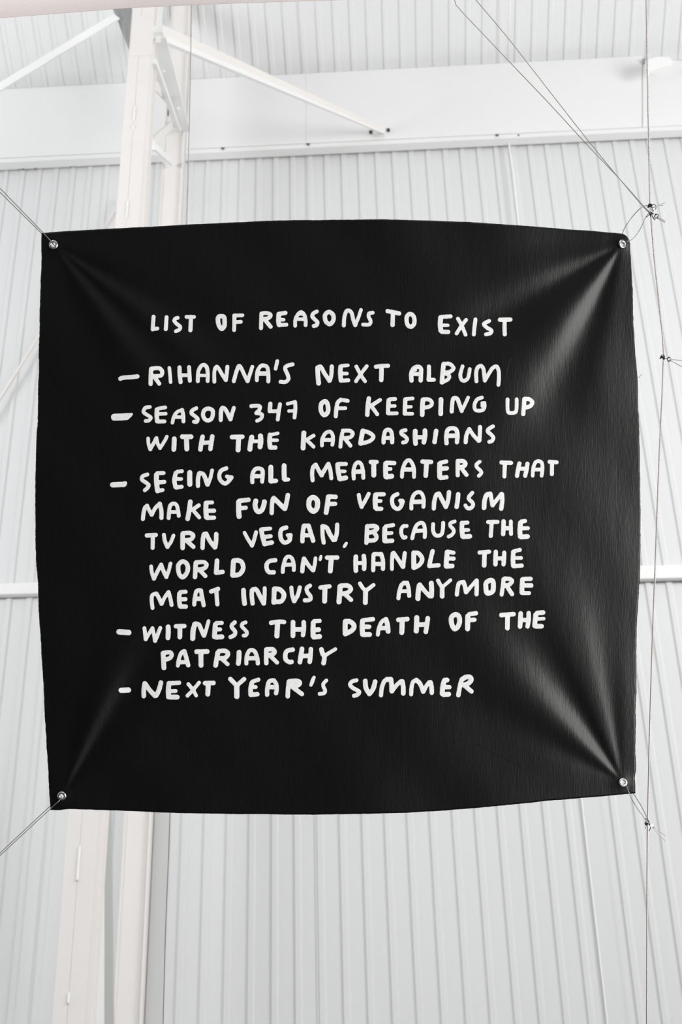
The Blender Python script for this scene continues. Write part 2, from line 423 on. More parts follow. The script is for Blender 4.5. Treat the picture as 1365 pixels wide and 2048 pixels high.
wb = empty('flat_brace', 'bright white flat bar brace rising from the left frame edge to the column', 'brace')
o = MB().bar(P(-150, 265, YA+.9), P(234, 33, YA+.9), .105, .02, (0, 0, 1)).build('brace_bar', M_white, wb); bevel(o, .004)
rf = empty('grey_rafter', 'dark grey rafter slanting behind the head of the cream column', 'rafter')
o = MB().bar(P(222, -40, YA+1.0), P(294, 140, YA+1.0), .17, .16, (1, 0, .3)).build('rafter_timber', M_grey, rf); bevel(o, .004)
tr = empty('tie_rod', 'slim cream tie rod slanting down across the wall at the far left', 'rod')
MB().tube([P(252, 395, DW-.1), P(-90, 942, DW-.1)], .016, 10).build('rod', M_brace, tr, True)
cr_ = empty('conduit', 'thin white upright conduit crossing the gutter beam right of centre', 'conduit')
MB().tube([P(1021.5, -30, DW-1.6), P(1015.5, 121, DW-.55)], .011, 8).build('upper_run', M_white, cr_, True)
MB().tube([P(1017, 271, DW-.09), P(1020, 300, DW-.09), P(1028, 352, DW-.09), P(1040, 470, DW-.09)], .011, 8).build('lower_run', M_white, cr_, True)

lb = empty('purlin_stub', 'small white angled purlin stub at the right end of the gutter beam', 'bracket')
q0, q1 = P(1294, 137, YG-.3), P(1346, 122, YG-.3)
m = MB()
for y in (YG-.3, YG-.1):
    for px, py in ((1292, 120), (1318, 112), (1341, 115), (1348, 123), (1340, 128), (1294, 143)):
        m.v.append(P(px, py, y) if y < YG-.2 else P(px, py, YG-.3)+np.array([0, .07, 0]))
m.f = [(5, 4, 3, 2, 1, 0), (6, 7, 8, 9, 10, 11)] + [(i, (i+1) % 6, 6+(i+1) % 6, 6+i) for i in range(6)]
bevel(m.build('stub_plate', M_white, lb), .01)
q = P(1289, 124, YG-.02); MB().aabox(q[0]-.02, q[0]+.022, YG-.05, YG-.01, q[2]-.03, q[2]+.03).build('stub_cleat', M_steel, lb)

# ------------------------------------------------------------------ pale fabric at the top edge
fb = empty('pale_fabric_banner', 'edge of a pale pink cloth banner hanging at the top left of the frame', 'banner')
pts_lo = [(-120, 44), (0, 35.5), (120, 26), (260, 15.5), (420, 8), (560, 3), (700, -1), (860, -8)]
v, f = [], []
DF = 3.0
nn = 40; rows = 10
for j in range(rows+1):
    for i in range(nn+1):
        x = -120 + 980*i/nn
        y = np.interp(x, [p[0] for p in pts_lo], [p[1] for p in pts_lo])
        yy = y - j*60
        dd = DF + .006*math.sin(x*.008+j*.15)
        v.append(at_depth(x, yy, dd))
for j in range(rows):
    for i in range(nn):
        a = j*(nn+1)+i; f.append((a, a+1, a+nn+2, a+nn+1))
o = mesh_obj('cloth_sheet', v, f, M_fabric, fb, True)
sm = o.modifiers.new('t', 'SOLIDIFY'); sm.thickness = .002

# ------------------------------------------------------------------ the black banner
ZB = 3.3
S = ZB/FPX                               # metres per pixel in the banner plane
GROM = [(107, 489.5), (1249, 485), (1250.5, 1568.5), (124.5, 1591)]
def fold_table(items, step=.25):
    th = np.arange(-180, 360, step); s = np.zeros_like(th)
    for c, w, a in items: s += a*np.exp(-((th-c)/w)**2)
    g = np.cumsum(s)*math.radians(step)
    return th, g
FOLDS = [
  # grommet, (centre deg, width deg, tangential slope), radius of influence, range of valid angle
  (GROM[1], fold_table([(120.5, 6.3, .34), (141, 8, -.26), (155.5, 6, .22), (106, 7, -.17), (172, 8, -.06)]), 330, (96, 180)),
  (GROM[2], fold_table([(-129, 6.0, -.34), (-116.5, 5, .25), (-102, 4.0, -.17), (-145, 8, .22), (-158, 9, -.05), (-93, 5, .10)]), 310, (-180, -92)),
  (GROM[0], fold_table([(50.5, 5, .32), (42, 4, -.16), (34, 4.5, .26), (62, 8, -.20), (22, 9, -.08)]), 300, (0, 90)),
  (GROM[3], fold_table([(-62.5, 4.8, -.46), (-74, 6, .22), (-50, 8, .20)]), 280, (-90, 0)),
]
def height(x, y):
    x = np.asarray(x, float); y = np.asarray(y, float)
    h = np.zeros(np.broadcast(x, y).shape)
    for (gx, gy), (th, g), L, _ in FOLDS:
        dx, dy = x-gx, y-gy
        r = np.hypot(dx, dy); a = np.degrees(np.arctan2(dy, dx))
        # push folds outwards so they bend slightly with distance
        gg = np.interp(a, th, g)
        end = g[-1]
        # remove the net step outside the fan
        gg = gg - end*np.clip((a-th[0])/(th[-1]-th[0]), 0, 1)*0 - np.interp(a, [-180, 180], [0, 0])
        lo, hi = _
        g_lo, g_hi = np.interp(lo, th, g), np.interp(hi, th, g)
        gg = gg - (g_lo + (g_hi-g_lo)*np.clip((a-lo)/(hi-lo), 0, 1))
        inside = (a > lo-60) & (a < hi+60)
        env = np.exp(-(r/L)**2.4)*np.clip(r/22.0, 0, 1)
        h = h + np.where(inside, gg, 0)*r*env
    # belly of the cloth: right-hand third turns away
    t = np.clip((x-760)/520, 0, 1.2); h = h - 26*t**2
    t = np.clip((300-x)/240, 0, 1); h = h - 3*t**2
    h = h + 1.2*np.sin(x*.011+y*.004)*np.sin(y*.009) + .5*np.sin(x*.03-y*.021)
    # slack hem ripples
    h = h + 1.5*np.exp(-((y-1600)/60)**2)*np.sin(x*.02) + 1.2*np.exp(-((y-455)/50)**2)*np.sin(x*.025+1)
    # corner puckers round the grommets
    for gx, gy in GROM:
        r = np.hypot(x-gx, y-gy); h = h + 2.0*np.exp(-(r/16)**2)
    return h
def cloth_pt(x, y, off=0.0):
    h = height(x, y)*S + off
    x = np.asarray(x, float)[..., None]; y = np.asarray(y, float)[..., None]
    base = CAM + ZB*F + R*((x-CX)*S) - U*((y-CY)*S)
    return base - F*np.asarray(h)[..., None]

def cubic(pts, ts):
    pts = np.array(pts, float); d = np.r_[0, np.cumsum(np.hypot(*np.diff(pts, axis=0).T))]; d /= d[-1]
    dense = np.array(crom(list(pts), 10)); e = np.r_[0, np.cumsum(np.hypot(*np.diff(dense, axis=0).T))]; e /= e[-1]
    return np.stack([np.interp(ts, e, dense[:, 0]), np.interp(ts, e, dense[:, 1])], -1)
top_e = [(82, 465.5), (130, 462), (220, 457.5), (320, 452.5), (450, 445.5), (560, 441), (690, 439), (800, 440), (900, 442), (1000, 447), (1100, 453), (1170, 457), (1215, 461), (1244, 463), (1254, 465.5), (1260, 470), (1264, 478)]
right_e = [(1264, 478), (1266, 500), (1269, 540), (1272, 600), (1273.5, 650), (1275.5, 690), (1279, 735), (1282, 775), (1284, 850), (1286, 930), (1287, 1050), (1286, 1150), (1283, 1195), (1279, 1250), (1278.5, 1300), (1277, 1400), (1276, 1500), (1277, 1530), (1275.5, 1560), (1277, 1580), (1276.5, 1591)]
bot_e = [(101, 1620), (118, 1620.5), (136, 1618), (160, 1619), (250, 1622), (400, 1627), (560, 1629), (640, 1629), (760, 1627), (850, 1624), (1000, 1613), (1100, 1604), (1180, 1598), (1230, 1594.5), (1276.5, 1591)]
left_e = [(82, 465.5), (81.5, 520), (79, 640), (77, 690), (76, 760), (75, 845), (72, 870), (70.5, 950), (70, 1010), (71.5, 1120), (75, 1160), (78, 1230), (82, 1290), (86, 1370), (91, 1460), (96, 1540), (99, 1590), (101, 1620)]
NU, NV = 300, 300
us = np.linspace(0, 1, NU+1); vs = np.linspace(0, 1, NV+1)
T, B_, L_, R_ = cubic(top_e, us), cubic(bot_e, us), cubic(left_e, vs), cubic(right_e, vs)
rng = np.random.RandomState(3)
def jitter(n, a, k=5):
    q = rng.randn(n+1)*a; q = np.convolve(np.pad(q, k, mode='edge'), np.ones(2*k+1)/(2*k+1), 'same')[k:-k]*2 + rng.randn(n+1)*a*.25; q[0] = q[-1] = 0; return q
R_[:, 0] += jitter(NV, .7); L_[:, 0] += jitter(NV, .7); T[:, 1] += jitter(NU, .35); B_[:, 1] += jitter(NU, .4)
uu, vv = np.meshgrid(us, vs); uu = uu[..., None]; vv = vv[..., None]
C00, C10, C01, C11 = T[0], T[-1], B_[0], B_[-1]
G = (1-vv)*T[None] + vv*B_[None] + (1-uu)*L_[:, None] + uu*R_[:, None] - ((1-uu)*(1-vv)*C00 + uu*(1-vv)*C10 + (1-uu)*vv*C01 + uu*vv*C11)
gx, gy = G[..., 0], G[..., 1]
V = cloth_pt(gx, gy)
banner = empty('painted_banner', 'large black canvas banner hand-lettered in white, stretched by its four corners', 'banner')
idx = np.arange((NU+1)*(NV+1)).reshape(NV+1, NU+1)
holes = np.zeros((NV, NU), bool)
cxm = (gx[:-1, :-1]+gx[1:, 1:])/2; cym = (gy[:-1, :-1]+gy[1:, 1:])/2
for a, b in GROM: holes |= np.hypot(cxm-a, cym-b) < 5.0
quads = np.stack([idx[:-1, :-1], idx[1:, :-1], idx[1:, 1:], idx[:-1, 1:]], -1)[~holes].reshape(-1, 4)
def set_uv(me, xy):
    uvl = me.uv_layers.new(name='cloth'); li = np.empty(len(me.loops), int); me.loops.foreach_get('vertex_index', li)
    uvl.data.foreach_set('uv', (np.asarray(xy)[li]/1200.0).astype(np.float32).ravel())
canvas = mesh_obj('canvas', V.reshape(-1, 3), [tuple(map(int, q)) for q in quads], M_cloth, banner, True)
set_uv(canvas.data, G.reshape(-1, 2))
sm = canvas.modifiers.new('t', 'SOLIDIFY'); sm.thickness = .0009; sm.offset = -1 if True else 1

# grommets: domed ring facing the viewer, back washer behind
def normal_at(x, y):
    e = 2.0; px_ = cloth_pt(np.array([x+e, x, x-e, x]), np.array([y, y+e, y, y-e]))
    n = np.cross(px_[0]-px_[2], px_[3]-px_[1]); n /= np.linalg.norm(n)
    if np.dot(n, F) > 0: n = -n
    return n
GN = [np.array([-.03, 0, 0]), np.array([.50, .05, 0]), np.array([.12, .18, 0]), np.array([-.10, -.12, 0])]
gcent = []
for (a, b), tl in zip(GROM, GN):
    n = -F + R*tl[0] + U*tl[1]; n /= np.linalg.norm(n)
    c = cloth_pt(np.array(a), np.array(b)); 
    if c.ndim > 1: c = c[0]
    gcent.append(c)
    rr_ = 9.5 if a < 1240 or b > 1000 else 9.8
    g = MB(); prof = [(.40*9, -.004), (.42*9, .0014), (.50*9, .0024), (.70*9, .0026), (.92*9, .0018), (1.0*9, .0008), (1.02*9, -.0002)]
    a1 = np.cross(n, (0, 0, 1.0)); a1 /= np.linalg.norm(a1); a2 = np.cross(n, a1); nseg = 32; base = 0
    for rad, zz in prof:
        for k in range(nseg):
            t = 2*math.pi*k/nseg
            g.v.append(c + (a1*math.cos(t)+a2*math.sin(t))*rad*1.03*S + n*(zz+.0012))
    for i in range(len(prof)-1):
        for k in range(nseg):
            g.f.append((i*nseg+k, i*nseg+(k+1) % nseg, (i+1)*nseg+(k+1) % nseg, (i+1)*nseg+k))
    g.build('grommet', M_chrome, banner, True)

# ---- lettering: brush strokes traced as centre lines (x,y in fifths of a banner unit), each letter a raised film of paint
TEXT = r"""
@290,610
L r20 88,118 82,200 80,245;r20 80,243 125,237
I r20 217,122 213,200 210,243
S r19 328,127 305,135 293,158 320,190 352,215 345,245 310,263
T r19 415,118 490,118;r21 460,118 455,252
O r23 768,112 735,120 731,165 742,205 768,238 794,210 797,160 792,122 768,112
F r19 895,105 975,103;r20 895,105 895,180 892,250;r19 905,172 960,168
R r20 1165,90 1163,160 1162,232;r20 1168,85 1205,80 1250,90 1255,115 1225,135 1185,140;r21 1195,140 1258,218
@530,610
E r22 205,79 150,88;r24 140,92 136,160 142,198;r20 142,200 215,197;r18 140,147 188,147
A r19 303,208 305,150 330,95 365,71 395,100 408,150 408,202;r18 315,142 400,142;r10 352,98 368,98
S r20 520,65 485,85 475,115 500,145 525,170 520,200 490,210
O r22 643,70 605,95 602,135 615,170 650,192 680,165 688,130 680,95 643,70
N r20 790,205 795,130 815,65 845,58 870,85 885,150 905,203;r18 905,203 935,130 962,50
S r19 1080,78 1045,85 1038,115 1058,160 1045,195 983,197
@770,610
T r22 28,62 80,72 143,85;r22 82,80 78,200
O r22 252,90 222,115 219,160 230,200 262,218 290,195 298,155 286,110 252,90
E r20 660,113 575,118;r25 560,125 555,190 562,255;r22 575,267 635,268;r17 570,202 632,202
X r19 733,135 770,200 810,295;r19 815,147 770,205 720,283
I r20 910,142 900,220 893,292
S r20 1048,155 1003,178 997,195 1030,225 1070,250 1060,278 1016,290
T r22 1157,142 1262,140;r21 1205,150 1203,230 1205,290
@215,710
- r22 130,238 160,228 250,222 302,216
R r22 440,145 436,220 434,290;r21 440,140 475,134 522,135 549,165 540,203 500,212 445,212;r21 470,218 520,288
I r18 620,130 628,200 633,272
H r21 722,125 724,200 733,272;r20 818,122 822,200 825,258;r19 730,203 820,203
A r20 905,262 910,170 935,115 968,100 995,125 1005,190 1003,260;r16 915,205 1000,205
N r19 1070,268 1070,170 1088,120 1110,130 1150,200 1185,252;r20 1185,250 1195,180 1200,118
@470,710
N r20 -10,262 15,170 40,110 65,135 100,210 128,262;r19 128,262 155,180 175,118
A r20 220,252 225,170 255,115 290,105 325,125 335,190 335,265;r23 235,186 325,186
' r19 425,62 408,138
S r20 578,94 520,110 503,138 525,190 537,240 505,270 458,268
N r24 828,130 831,200 838,283;r21 828,125 860,118 895,180 945,258;r21 950,255 965,200 970,115
E r18 1130,103 1070,108;r23 1058,118 1055,180 1060,250;r20 1062,257 1135,252;r18 1060,185 1122,185
X r19 1215,115 1260,200 1303,262;r19 1320,112 1260,190 1212,262
@720,710
T r21 162,118 215,110 283,108;r23 218,115 215,250
A r22 518,255 515,190 537,137 580,117 612,135 613,190 610,254;r20 525,190 610,190;r8 555,160 568,150
L r21 693,115 693,180 690,245;r20 690,248 742,247
B r23 840,90 830,180 823,272;r20 842,87 900,88 940,130 905,165 855,175;r19 862,185 895,205 885,242 822,275
U r19 1030,112 1008,190 1015,240 1042,258 1080,235 1095,180 1102,140
@820,710
M r20 668,262 665,180 680,125 715,108 738,140 745,200 752,252;r20 752,255 790,190 830,130 870,115 890,160 893,230 888,298
@215,710
- r35 70,622 135,620 192,616;r24 200,608 222,604;r13 236,593 243,592
S r19 425,520 380,530 362,570 395,598 435,625 415,655 383,660
E r19 580,525 510,537;r23 497,548 494,600 500,662;r20 505,666 572,665;r18 510,590 585,588
A r18 652,678 665,620 698,572 750,550;r20 748,550 760,600 762,665;r18 670,622 760,622
S r20 890,533 850,555 843,585 880,615 903,640 895,668 868,668
O r21 1010,536 970,555 957,600 975,640 1005,656 1040,640 1055,600 1052,555 1010,536
N r21 1135,650 1137,570 1150,530 1180,545 1210,600 1232,643;r20 1232,643 1250,580 1265,530
@470,710
3 r20 165,512 225,508 253,520 240,555 215,580;r19 215,582 268,592 271,620 250,645 222,658
4 r22 355,488 350,550;r19 348,563 430,562;r20 452,493 440,560 429,645
7 r18 528,488 600,470;r20 603,472 605,540 597,625;r17 540,560 595,558
O r23 900,463 865,490 860,545 875,585 900,600 928,575 934,530 922,480 900,463
F r21 1010,612 1015,540 1030,475 1060,448;r20 1060,447 1128,458;r19 1035,533 1105,532
@720,710
K r23 91,435 80,520 75,597;r20 202,450 110,510;r20 115,510 175,592
E r20 353,440 305,442;r22 290,450 284,520 283,580;r19 290,585 370,583;r18 295,510 350,510
E r19 528,435 470,440;r22 455,445 452,520 450,585;r18 455,588 525,588;r17 465,518 512,518
P r24 632,450 626,520 625,597;r20 640,443 690,445 722,475 705,512 645,528
I r24 813,445 811,520 810,588
N r21 920,565 925,490 938,435 975,438 1000,500 1020,558;r18 1020,560 1050,500 1085,425
G r19 1222,425 1175,445 1150,490 1150,535 1175,556 1230,550 1248,520 1248,480;r17 1245,478 1225,480;r14 1225,478 1222,512
@820,710
U r19 980,443 980,520 988,572 1030,578 1065,565 1072,510 1072,442
P r22 1150,440 1145,520 1139,588;r21 1155,437 1200,440 1232,470 1210,508 1160,525
@215,850
W r18 408,135 412,190 430,245;r19 430,243 465,180 490,132;r18 492,132 505,190 527,232;r18 527,232 570,165 596,117
I r24 670,138 668,190 665,245
T r24 750,118 838,118;r25 792,130 795,240
H r23 953,118 940,180 931,245;r23 1050,115 1040,180 1031,240;r21 950,180 1040,173
@460,850
T r23 22,121 125,118;r25 88,130 83,250
H r25 220,122 208,180 201,243;r26 306,110 310,160 302,218;r19 225,163 300,163
E r18 480,83 415,97;r24 402,100 397,160 402,215;r22 405,226 455,225;r18 410,153 473,152
K r25 740,80 736,150 733,230;r19 838,106 765,150;r19 768,150 838,217
A r19 922,205 925,140 958,82 1003,67 1028,100 1033,150 1025,198;r20 940,150 1030,150
R r20 1106,217 1112,150 1125,80;r20 1130,57 1200,58 1230,85 1205,122 1145,132;r20 1150,135 1207,207
@700,850
D r24 130,60 118,120 108,183;r21 132,58 190,75 236,112 215,150 170,172 110,185
A r21 338,175 340,120 355,62 385,46 413,65 424,120 424,173;r20 345,130 420,130
S r20 558,52 520,62 517,88 550,112 573,140 560,168 533,175
H r24 655,62 653,120 658,185;r24 752,58 752,110 741,172;r21 665,123 745,123
I r23 864,60 855,120 848,170
A r22 968,183 965,110 980,50 1020,33 1063,45 1078,100 1072,172;r23 975,108 1070,108
N r21 1160,172 1168,100 1195,42;r20 1197,42 1240,105 1290,158;r21 1297,155 1302,90 1304,20
@860,850
S r20 633,13 590,40 582,65 615,95 638,125 625,158 597,168
@215,850
- r27 53,598 165,594;r20 172,582 178,582
S r20 400,495 355,512 345,545 380,572 413,600 400,630 375,652
E r25 492,498 492,570 502,658;r20 500,482 562,480;r21 510,575 570,569;r20 505,660 552,650
E r20 746,462 700,468;r22 685,480 670,550 682,620;r21 690,625 743,618;r19 690,540 738,540
I r26 825,477 824,540 825,592
N r22 907,608 907,540 917,488;r22 927,480 965,500 1000,595;r19 1005,597 1030,530 1048,454
G r21 1190,433 1140,455 1120,500 1130,550 1175,586 1215,560 1242,525;r19 1240,522 1195,515;r14 1200,520 1213,540
@460,850
A r21 225,571 225,500 250,447 290,435 325,452 328,510 323,566;r21 235,512 325,512
L r25 410,422 410,490 409,560;r23 412,562 460,558
L r25 543,407 543,470 545,538;r20 550,548 583,545
M r21 828,552 823,480 832,425 855,398;r21 860,398 890,455 918,503;r21 918,503 950,445 985,390;r21 987,390 1005,450 1015,532
E r24 1078,397 1083,460 1098,535;r21 1090,390 1160,390;r18 1095,463 1150,463;r24 1102,540 1160,528
A r20 1240,535 1237,460 1255,395 1285,373 1315,395 1332,460 1335,528;r23 1245,468 1330,465
@700,850
T r22 210,370 268,370;r25 240,375 240,502
E r25 360,385 358,450 360,515;r22 370,378 445,381;r19 370,440 408,440;r26 372,520 418,512
A r20 522,517 528,450 555,377 590,352 620,377 642,440 642,518;r22 535,445 635,445
T r23 728,366 812,370;r24 768,380 760,506
E r25 900,387 898,450 900,520;r21 910,378 965,365;r23 925,437 970,433;r22 910,530 967,522
R r21 1080,360 1079,430 1080,503;r22 1088,362 1135,362 1158,390 1130,418 1090,420;r21 1112,425 1168,498
S r19 1300,367 1268,395 1275,425 1308,455 1317,482 1292,508
@860,850
T r21 720,374 818,378;r21 755,385 750,513
H r22 902,384 889,440 878,507;r22 983,387 975,440 960,506;r20 895,437 975,435
A r19 1036,506 1042,430 1065,372 1100,360 1128,378 1135,430 1127,506;r19 1045,445 1130,443
T r21 1207,366 1278,371;r21 1232,378 1230,490
@215,850
M r21 355,940 362,880 375,830 397,808;r20 397,808 417,850 443,897;r20 443,897 480,830 523,787;r22 525,788 540,860 540,928
A r20 613,930 618,860 630,805 660,786 693,802 708,860 714,908;r18 625,871 705,870
K r24 830,768 818,860 803,938;r20 915,803 850,848;r20 858,852 918,923
E r25 987,783 985,850 990,920;r20 995,775 1047,775;r22 1000,858 1066,857;r22 997,928 1066,927
@460,850
F r26 88,770 88,850 93,914;r23 97,758 186,748;r22 105,832 158,828
U r25 260,760 252,800 265,850 290,867 320,850 340,800 346,768
N r22 419,880 421,800 430,740;r24 440,731 485,775 545,835;r23 552,837 568,770 580,702
O r26 833,724 797,748 790,795 800,835 835,863 868,838 878,790 870,748 833,724
F r25 985,720 975,800 964,875;r23 992,716 1058,719;r22 995,790 1053,788
@700,850
V r20 90,700 100,760 118,818;r20 118,818 155,755 190,688
E r25 258,700 253,760 257,825;r22 270,693 338,693;r19 270,760 308,760;r22 268,838 314,838
G r21 477,691 435,715 422,760 438,815 480,840 512,815 530,765;r19 528,757 503,755;r14 505,760 513,792
A r20 616,835 618,770 640,700 685,671 723,690 740,750 737,818;r23 630,769 735,767
N r22 841,834 845,770 865,700 893,686;r22 895,690 930,760 960,817;r22 963,818 985,750 993,672
I r23 1085,693 1079,760 1070,818
S r20 1227,678 1195,715 1192,740 1225,772 1235,800 1213,830 1180,832 1158,805
@860,850
M r24 545,828 550,760 570,700 605,688;r21 610,690 620,750 630,803;r20 632,803 675,745 718,690;r23 725,692 728,760 718,836
@280,1030
T r22 70,205 158,200;r21 130,205 127,328
U r20 240,198 250,260 275,320;r19 275,320 310,270 336,206
R r24 428,190 428,260 428,328;r22 435,182 500,180 533,205 510,243 440,255;r22 472,262 535,318
N r22 627,328 630,250 640,195 662,187;r22 665,190 700,260 748,323;r23 753,322 762,260 764,192
@540,1030
V r19 -253,178 -220,240 -178,307;r20 -178,305 -155,240 -138,173
E r24 -85,150 -72,220 -52,290;r20 -80,143 3,136;r21 -60,221 8,212;r23 -45,287 20,275
G r22 164,125 120,142 105,185 115,245 148,276 195,255 207,205;r17 210,197 177,200;r13 180,207 192,232
A r22 326,263 328,190 340,112;r22 342,107 388,107;r23 390,112 413,190 433,256;r21 340,203 400,203
N r21 539,276 528,200 526,115;r23 530,112 570,130 600,190 636,248;r22 652,248 670,180 674,98
, r13 768,280 742,318;r17 760,290 750,308
B r22 973,115 970,200 966,278;r23 978,112 1050,112 1073,135 1040,165 985,178;r22 1050,185 1067,215 1050,250 985,257
E r25 1150,135 1148,200 1150,258;r20 1160,113 1234,101;r19 1170,182 1218,180;r23 1160,262 1223,257
@810,1030
C r20 18,110 -15,113 -34,145 -33,190 -12,226 8,222
A r20 75,232 90,170 120,102 165,78 193,100 203,160 200,220;r20 100,160 195,155
U r20 285,92 283,150 300,195 335,208 370,190 382,140 385,80
S r19 500,65 460,80 457,110 485,140 491,170 470,200 440,216
E r24 574,82 573,150 580,212;r21 580,80 627,76;r19 590,152 637,150;r24 588,218 652,213
T r21 837,70 930,69;r21 872,80 863,210
H r23 992,65 990,130 987,190;r20 1065,65 1065,130 1067,190;r22 995,133 1065,133
E r25 1162,80 1156,150 1160,215;r21 1172,66 1208,60;r20 1170,135 1238,132;r24 1168,220 1233,216
@280,1030
W r19 112,515 120,580 140,637;r20 140,637 175,565 212,497;r20 213,497 235,560 263,620;r19 265,620 290,550 306,485
O r23 430,465 388,495 383,545 395,595 427,622 462,590 480,540 470,490 430,465
R r23 559,480 555,550 551,620;r22 565,474 640,472 667,500 640,535 575,548;r21 592,547 655,610
L r24 772,458 768,520 763,575;r22 767,577 828,569
D r25 937,460 932,530 928,600;r24 945,455 985,454 1020,475 1034,530 1010,580 975,600 930,603
@540,1030
C r22 55,452 0,460 -30,490 -31,535 -10,570 40,573
A r20 130,570 135,510 160,432 195,417 225,440 240,500 240,550;r20 150,498 230,495
N r22 325,563 330,500 341,437;r21 344,437 385,500 432,553;r19 437,553 450,490 457,433
' r14 512,413 503,448;r16 509,425 505,440
T r22 572,426 675,425;r25 615,435 605,560
H r24 861,418 859,490 861,556;r23 940,410 945,470 943,538;r20 870,480 940,480
A r21 1035,552 1035,480 1037,400;r22 1045,391 1112,391;r22 1115,393 1132,460 1132,538;r22 1045,490 1130,490
N r20 1222,539 1222,460 1228,385;r21 1240,379 1280,440 1330,518;r21 1335,518 1342,450 1350,382
@810,1030
D r25 90,380 90,450 91,525;r23 95,378 140,385 175,440 150,495 95,527
L r22 279,362 262,430 245,507;r22 247,510 338,503
E r25 425,372 419,440 415,510;r21 432,367 488,378;r21 430,435 490,437;r24 422,513 475,510
T r21 750,376 847,368;r24 800,382 797,504
H r23 914,370 911,430 910,493;r22 998,378 997,430 992,494;r21 920,435 990,435
E r23 1090,370 1086,440 1090,508;r20 1100,362 1156,349;r19 1095,431 1168,430;r22 1095,513 1173,507
@280,1030
M r20 126,930 118,860 122,805 155,786;r21 165,786 190,830 216,888;r19 217,888 250,820 284,772;r20 286,772 305,840 316,900
E r23 394,790 392,850 400,908;r21 405,771 456,768;r22 405,843 454,842;r23 405,915 458,916
A r21 543,895 548,840 562,770 587,753 608,756;r21 610,755 622,820 638,903;r23 560,838 615,838
T r22 712,765 782,739;r22 765,760 775,893
I r24 1037,752 1040,820 1048,886
N r22 1128,884 1120,810 1120,755;r23 1130,745 1165,746 1200,810 1238,883;r20 1243,885 1248,800 1249,732
@540,1030
D r24 45,740 42,810 40,873;r24 50,738 100,745 138,785 138,825 110,863 45,868
U r20 215,725 222,790 240,860;r21 245,862 280,800 300,724
S r21 402,706 370,730 375,770 405,810 407,840 385,852 350,853
T r22 507,725 597,713;r25 552,730 548,862
R r26 703,715 698,790 692,868;r23 712,706 780,706 811,740 780,775 730,788;r22 745,785 812,848
Y r20 902,685 930,730 958,755;r20 1037,700 965,755;r25 958,755 956,875
@810,1030
A r21 -63,833 -55,770 -35,705 -10,681;r23 -8,680 20,680;r21 25,680 40,740 45,808;r19 -40,762 35,762
N r26 132,835 136,760 148,702;r22 152,697 200,760 250,813;r25 268,810 269,740 266,682
Y r20 333,655 355,695 375,720;r18 458,652 385,715;r24 375,720 375,813
M r21 522,796 530,730 545,683 580,671;r22 590,671 605,720 614,773;r19 618,773 670,710 718,657;r22 722,657 722,730 720,793
O r25 860,654 818,680 815,730 822,775 845,784 882,765 890,720 886,668 860,654
R r21 993,642 985,710 973,797;r22 1005,637 1055,642 1076,665 1050,697 1010,708;r22 1020,706 1077,793
E r24 1181,648 1178,710 1176,777;r22 1190,641 1264,640;r23 1190,706 1270,706;r20 1185,783 1249,783
@220,1210
- r28 92,268 188,275
W r20 345,232 352,290 358,343;r18 358,343 395,280 425,232;r19 426,232 440,300 450,360;r20 452,358 480,290 503,230
I r25 582,220 583,270 580,328
T r23 660,213 743,211;r24 700,215 699,321
N r26 828,335 832,260 848,195;r22 855,186 890,197 915,250 938,305;r19 945,307 965,240 986,162
E r25 1055,197 1050,250 1046,316;r21 1065,181 1119,179;r20 1070,245 1103,243;r25 1060,321 1120,318
S r21 1250,173 1221,200 1222,225 1253,265 1245,300 1207,320
@460,1210
S r19 158,173 125,188 121,215 150,245 172,275 160,303 138,305
T r22 412,178 490,166 543,170;r26 477,182 471,308
H r24 632,172 632,240 632,308;r23 739,172 740,230 732,300;r24 645,245 730,243
E r25 835,177 832,240 833,308;r21 845,161 898,159;r25 855,248 888,246;r25 842,321 898,315
D r25 1155,165 1154,225 1154,288;r25 1160,163 1205,167 1243,205 1225,250 1160,287
@690,1210
E r25 177,160 174,220 178,293;r22 188,152 282,142;r23 195,218 243,218;r25 188,296 248,295
A r20 331,296 342,230 370,167 408,141;r25 412,145 428,200 434,263;r22 350,232 425,230
T r23 536,149 627,141;r26 575,152 570,275
H r26 720,127 718,195 716,260;r24 831,134 822,200 811,268;r24 740,197 812,195
O r25 1110,95 1070,120 1066,165 1080,215 1103,240 1133,215 1150,165 1142,115 1110,95
F r26 1232,112 1230,170 1229,238;r22 1248,92 1314,83;r22 1250,152 1298,148
@850,1210
T r23 770,103 893,94;r24 833,108 830,233
H r24 965,88 962,150 958,217;r23 1045,84 1045,150 1034,217;r22 975,153 1040,153
E r25 1117,100 1110,160 1107,210;r24 1130,83 1189,78;r18 1135,143 1197,140;r24 1115,216 1175,216
@220,1210
P r25 531,485 536,560 540,628;r22 540,478 600,474 618,500 600,530 555,547
A r20 680,606 688,550 712,482 740,461;r22 745,463 765,530 784,603;r21 700,572 775,570
T r24 868,467 974,465;r25 910,472 912,602
R r24 1080,475 1068,540 1058,604;r23 1090,461 1150,458 1182,485 1158,525 1105,533;r20 1112,532 1178,592
I r25 1293,473 1291,530 1285,584
@460,1210
A r21 165,584 168,520 192,460 225,451 253,470 275,530 280,584;r22 185,533 270,531
R r23 366,445 364,520 365,580;r23 375,443 430,443 448,470 430,490 385,503;r21 405,508 473,575
C r23 629,446 577,457 556,490 560,545 597,570 618,568
H r24 722,439 710,510 701,570;r23 811,442 807,510 799,568;r23 725,510 805,508
Y r24 916,445 930,490 945,505;r19 1056,441 960,500;r24 945,505 945,540 938,581
@220,1210
- r27 112,854 183,852
N r23 338,912 337,850 345,787;r24 350,787 395,850 450,908;r24 462,906 490,850 510,777
E r25 591,785 585,850 587,918;r22 600,783 692,777;r20 610,861 658,859;r25 602,920 673,921
